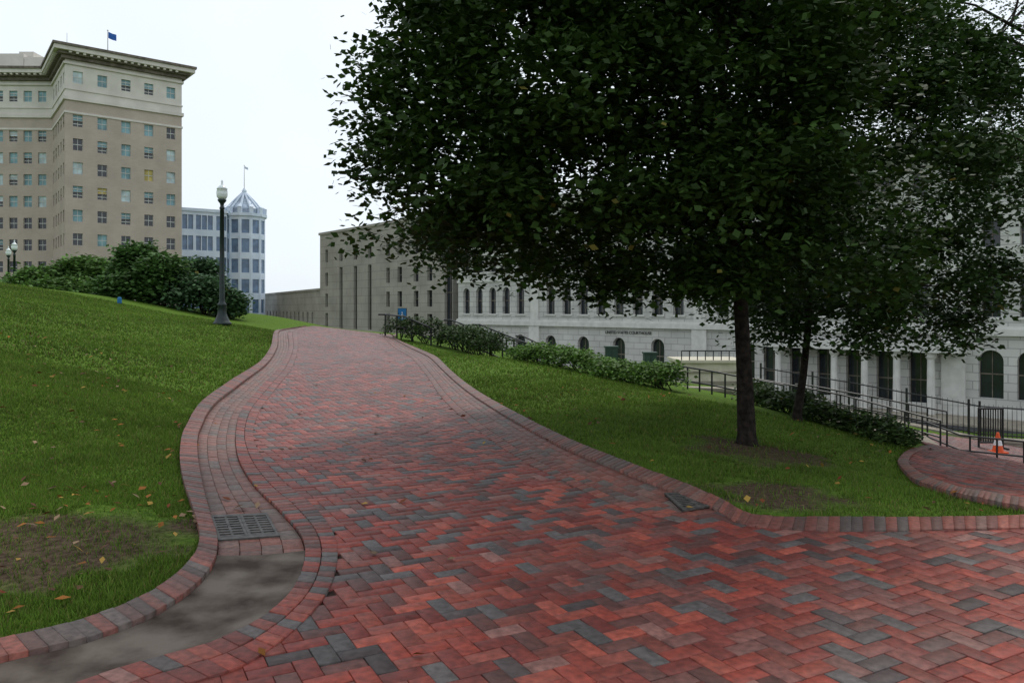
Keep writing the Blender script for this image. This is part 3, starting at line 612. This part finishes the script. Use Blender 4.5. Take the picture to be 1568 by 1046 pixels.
# ---------------------------------------------------------------- lamps
def lamp(px,D,name='street_lamp',gz=None,hs=1.0):
    x=(px-CX)/F*D; z=h1(x,D) if gz is None else gz; root=empty(name); mb=MB()
    mb.lathe([(.0,0),(.27,0),(.27,.06),(.22,.10),(.20,.16),(.17,.22),(.13,.34),(.115,.55),(.13,.58),(.13,.62),(.095,.66),(.08,.72),(.065,2.2*hs),(.055,3.5*hs),(.075,3.52*hs),(.075,3.56*hs),(.05,3.6*hs),(.06,3.68*hs),(.12,3.76*hs),(.13,3.80*hs),(.0,3.81*hs)],(x,D,z),20)
    for k in range(10):
        t=2*math.pi*k/10; mb.tube([(x+.068*math.cos(t),D+.068*math.sin(t),z+.7),(x+.052*math.cos(t),D+.052*math.sin(t),z+3.5*hs)],[.012,.009],5)
    mb.obj('post',[M_lampgreen],root,True)
    mb=MB(); t=3.81*hs; mb.lathe([(.0,t),(.10,t),(.15,t+.08),(.165,t+.2),(.14,t+.3),(.16,t+.31),(.10,t+.38),(.04,t+.43),(.025,t+.5),(.035,t+.53),(.0,t+.6)],(x,D,z),20); mb.obj('globe',[M_globe],root,True)
lamp(340,23,hs=.985); lamp(22,44,gz=1.6+(473-365)/F*44-4.5); lamp(13,50,gz=1.6+(473-375)/F*50-4.5)
# ---------------------------------------------------------------- railings, fence, steps
def rail(name,pts,hh,nposts,rails=(1.0,.5),r_=.022,gz=None):
    mb=MB(); P=[wp(*p) for p in pts]; L_=[0]
    for a,b_ in zip(P[:-1],P[1:]): L_.append(L_[-1]+math.dist(a,b_))
    Pa=np.array(P); f=lambda s:tuple(np.interp(s,L_,Pa[:,k]) for k in range(3))
    for q_ in rails: mb.tube([(p[0],p[1],p[2]+hh*q_) for p in P],[r_]*len(P),8)
    for i in range(nposts):
        p=f(L_[-1]*i/(nposts-1)); mb.tube([(p[0],p[1],p[2]-.6),(p[0],p[1],p[2]+hh)],[r_,r_],8)
    e=P[0]; mb.tube([(e[0],e[1],e[2]+hh),(e[0]-.25,e[1],e[2]+hh)],[r_]*2,8)
    return mb.obj(name,[M_iron])
rail('handrail',[(590,516,27.5),(618,520,26.5),(660,538,26)],.8,4,r_=.03)
rail('handrail',[(735,542,25),(800,570,24),(860,590,23)],.95,8,(1.0,.55,.15),.028)
rail('handrail',[(800,556,27),(860,586,26),(930,608,25)],.95,9,r_=.028)
rail('handrail',[(690,528,28),(735,545,27),(800,566,26)],.9,6,r_=.028)
rail('handrail',[(1035,605,22),(1100,618,21),(1200,640,20)],.85,9,(1.0,.55,.15),.025)
rail('handrail',[(1160,628,21),(1290,655,20),(1440,700,18)],.85,12,(1.0,.55,.15))
rail('handrail',[(1230,632,23),(1330,652,22),(1450,678,21)],.85,9,(1.0,.55))
rail('handrail',[(1420,690,19),(1470,712,18),(1568,722,18)],.7,5)
def fence(name,pts,hh,sp=.14):
    mb=MB()
    for a,b_ in zip(pts[:-1],pts[1:]):
        A_=np.array(wp(*a));B_2=np.array(wp(*b_)); Lx=np.linalg.norm(B_2-A_); m=int(Lx/sp)
        for q_ in(.08,hh-.08): mb.tube([tuple(A_+[0,0,q_]),tuple(B_2+[0,0,q_])],[.022]*2,6)
        for i in range(m+1):
            p=A_+(B_2-A_)*i/m; big=i%12==0; r_=.035 if big else .014
            mb.tube([(p[0],p[1],p[2]-(.1 if big else 0)),(p[0],p[1],p[2]+hh+(.08 if big else 0))],[r_,r_ if big else .005],6 if big else 5)
    return mb.obj(name,[M_iron])
fence('iron_fence',[(1165,603,27),(1300,628,25.5),(1500,668,23.5)],1.0)
fence('iron_fence',[(1500,668,23.5),(1600,675,23.5)],1.0)
def wallseg(name,a,b_,top,th,mat,cap=True):
    mb=MB(); A_=np.array(wp(*a));B_2=np.array(wp(*b_)); d_=B_2[:2]-A_[:2]; d_/=np.linalg.norm(d_); n_=np.array([-d_[1],d_[0]])*th/2
    def q(p,z,s): return (p[0]+n_[0]*s,p[1]+n_[1]*s,z)
    for s0,z0a,z1a in((1,-1.5,top),(1.25,top+.003,top+.1)):
        P=[q(A_,A_[2]+z0a,-s0),q(B_2,B_2[2]+z0a,-s0),q(B_2,B_2[2]+z0a,s0),q(A_,A_[2]+z0a,s0),q(A_,A_[2]+z1a,-s0),q(B_2,B_2[2]+z1a,-s0),q(B_2,B_2[2]+z1a,s0),q(A_,A_[2]+z1a,s0)]
        for f_ in((3,2,1,0),(4,5,6,7),(0,1,5,4),(1,2,6,5),(2,3,7,6),(3,0,4,7)): mb.face([P[i] for i in f_],0)
    return mb.obj(name,[mat])
wallseg('stone_retaining_wall',(1165,607,26.9),(1500,675,23.3),.0,.4,M_step)
wallseg('stone_retaining_wall',(1500,674,23.25),(1600,681,23.25),.0,.4,M_step)
wallseg('stone_retaining_wall',(1000,600,24),(1160,606,23.5),.1,.4,M_step)
mb=MB()
for i in range(9):
    x,y,z=wp(1225+i*22,628+i*5.5,21.5-i*.35); mb.box((x,y,z-.42),(.62,2.2,.9),0,-.3+.002*i)
mb.obj('stone_steps',[M_step])
root=empty('terrace_kiosk'); mb=MB(); x,y,z=wp(1082,594,30)
mb.box((x,y,z+.1),(2.45,2.0,1.9),0); mb.box((x,y,z+1.10),(2.65,2.2,.1),0); mb.box((x,y-1.02,z+.3),(2.3,.05,.12),1); mb.box((x,y-1.02,z+.7),(2.3,.05,.06),1); mb.obj('block',[M_buff,M_step],root)
mb=MB()
for i in range(9): mb.tube([(x-1.2+i*.3,y-1.0,z+1.15),(x-1.2+i*.3,y-1.0,z+1.5)],[.02]*2,6)
mb.tube([(x-1.2,y-1.0,z+1.5),(x+1.2,y-1.0,z+1.5)],[.025]*2,6); mb.obj('guard_rail',[M_iron],root)
for px,py,D in((936,562,36),(995,572,35)):
    x,y,z=wp(px,py,D); mb=MB(); mb.box((x,y,z+.45),(.55,.5,.9)); mb.box((x,y,z+.94),(.63,.58,.08)); mb.box((x-.13,y-.26,z+.45),(.22,.03,.75)); mb.box((x+.13,y-.26,z+.45),(.22,.03,.75)); mb.box((x,y,z-.5),(.7,.6,.98),0); mb.obj('utility_cabinet',[M_green])
x,y,z=wp(1517,690,21.2); z=h1(x,y)+.03; root=empty('crowd_barricade'); mb=MB()
for dx in(-.33,.33): mb.tube([(x+dx,y,z),(x+dx,y,z+1.15)],[.03]*2,8); mb.box((x+dx,y,z+.05),(.06,.5,.05))
for q_ in(.2,1.13): mb.tube([(x-.33,y,z+q_),(x+.33,y,z+q_)],[.03]*2,8)
for i in range(9): mb.tube([(x-.27+i*.0675,y,z+.2),(x-.27+i*.0675,y,z+1.13)],[.016]*2,6)
mb.obj('frame',[M_iron],root)
x,y,z=wp(1528,693,20.6); z=h1(x,y)+.035; mb=MB(); mb.box((x,y,z+.02),(.36,.36,.04),0)
mb.lathe([(.14,.04),(.105,.2)],(x,y,z),20,0); mb.lathe([(.107,.2),(.077,.34)],(x,y,z),20,1); mb.lathe([(.075,.34),(.03,.54),(.0,.545)],(x,y,z),20,0); mb.obj('traffic_cone',[M_orange,M_wht])
x,y,z=wp(616,515,29); z=h1(x,y); root=empty('information_sign'); mb=MB(); mb.tube([(x,y,z-.1),(x,y,z+1.1)],[.03]*2,8,1)
mb.box((x,y,z+.85),(.34,.05,.5),1); mb.box((x,y-.03,z+.85),(.30,.02,.46),0); mb.obj('panel',[M_sign,M_iron],root); text('i',(x,y-.045,z+.70),.4,0,M_wht,root,'letter')
x,y=gp(183,466); z=h1(x,y); mb=MB(); mb.lathe([(.0,0),(.07,0),(.065,.18),(.05,.22),(.0,.23)],(x,y,z),14,0); mb.lathe([(.09,.0),(.09,.03),(.0,.031)],(x,y,z),14,1); mb.obj('sprinkler_valve_marker',[M_sign,M_iron])
# ---------------------------------------------------------------- light, sky, camera
w=bpy.data.worlds.new('World'); S.world=w; w.use_nodes=True; nt=w.node_tree; bg=nt.nodes['Background']; bg.inputs['Strength'].default_value=.1
SE,SR=math.radians(56),math.radians(25)
sk=N(nt,'ShaderNodeTexSky'); sk.sky_type='NISHITA'; sk.sun_disc=False; sk.sun_elevation=SE; sk.sun_rotation=SR; sk.dust_density=3
tc=N(nt,'ShaderNodeTexCoord'); no=N(nt,'ShaderNodeTexNoise'); no.inputs['Scale'].default_value=1.6; no.inputs['Detail'].default_value=7; nt.links.new(tc.outputs['Generated'],no.inputs['Vector'])
mr=N(nt,'ShaderNodeMapRange'); mr.inputs['From Min'].default_value=.35; mr.inputs['From Max'].default_value=.62; mr.inputs['To Min'].default_value=.78; mr.inputs['To Max'].default_value=1; nt.links.new(no.outputs['Fac'],mr.inputs['Value'])
mx=N(nt,'ShaderNodeMix',data_type='RGBA'); nt.links.new(mr.outputs['Result'],mx.inputs[0]); nt.links.new(sk.outputs[0],mx.inputs[6]); mx.inputs[7].default_value=(9.6,10.4,11.2,1)
nt.links.new(mx.outputs[2],bg.inputs['Color'])
sl=bpy.data.lights.new('sun','SUN'); sl.energy=1.5; sl.angle=math.radians(10); sl.color=(1,.95,.88); so=bpy.data.objects.new('sun',sl); link(so)
dv=Vector((math.sin(SR)*math.cos(SE),math.cos(SR)*math.cos(SE),math.sin(SE))); so.rotation_euler=dv.to_track_quat('Z','Y').to_euler()
cd=bpy.data.cameras.new('camera'); cd.lens=27; cd.sensor_width=36; cd.shift_y=-50/1568; cd.clip_end=9000; co=bpy.data.objects.new('camera',cd); link(co); co.location=(0,0,EYE); co.rotation_euler=(math.pi/2,0,0); S.camera=co
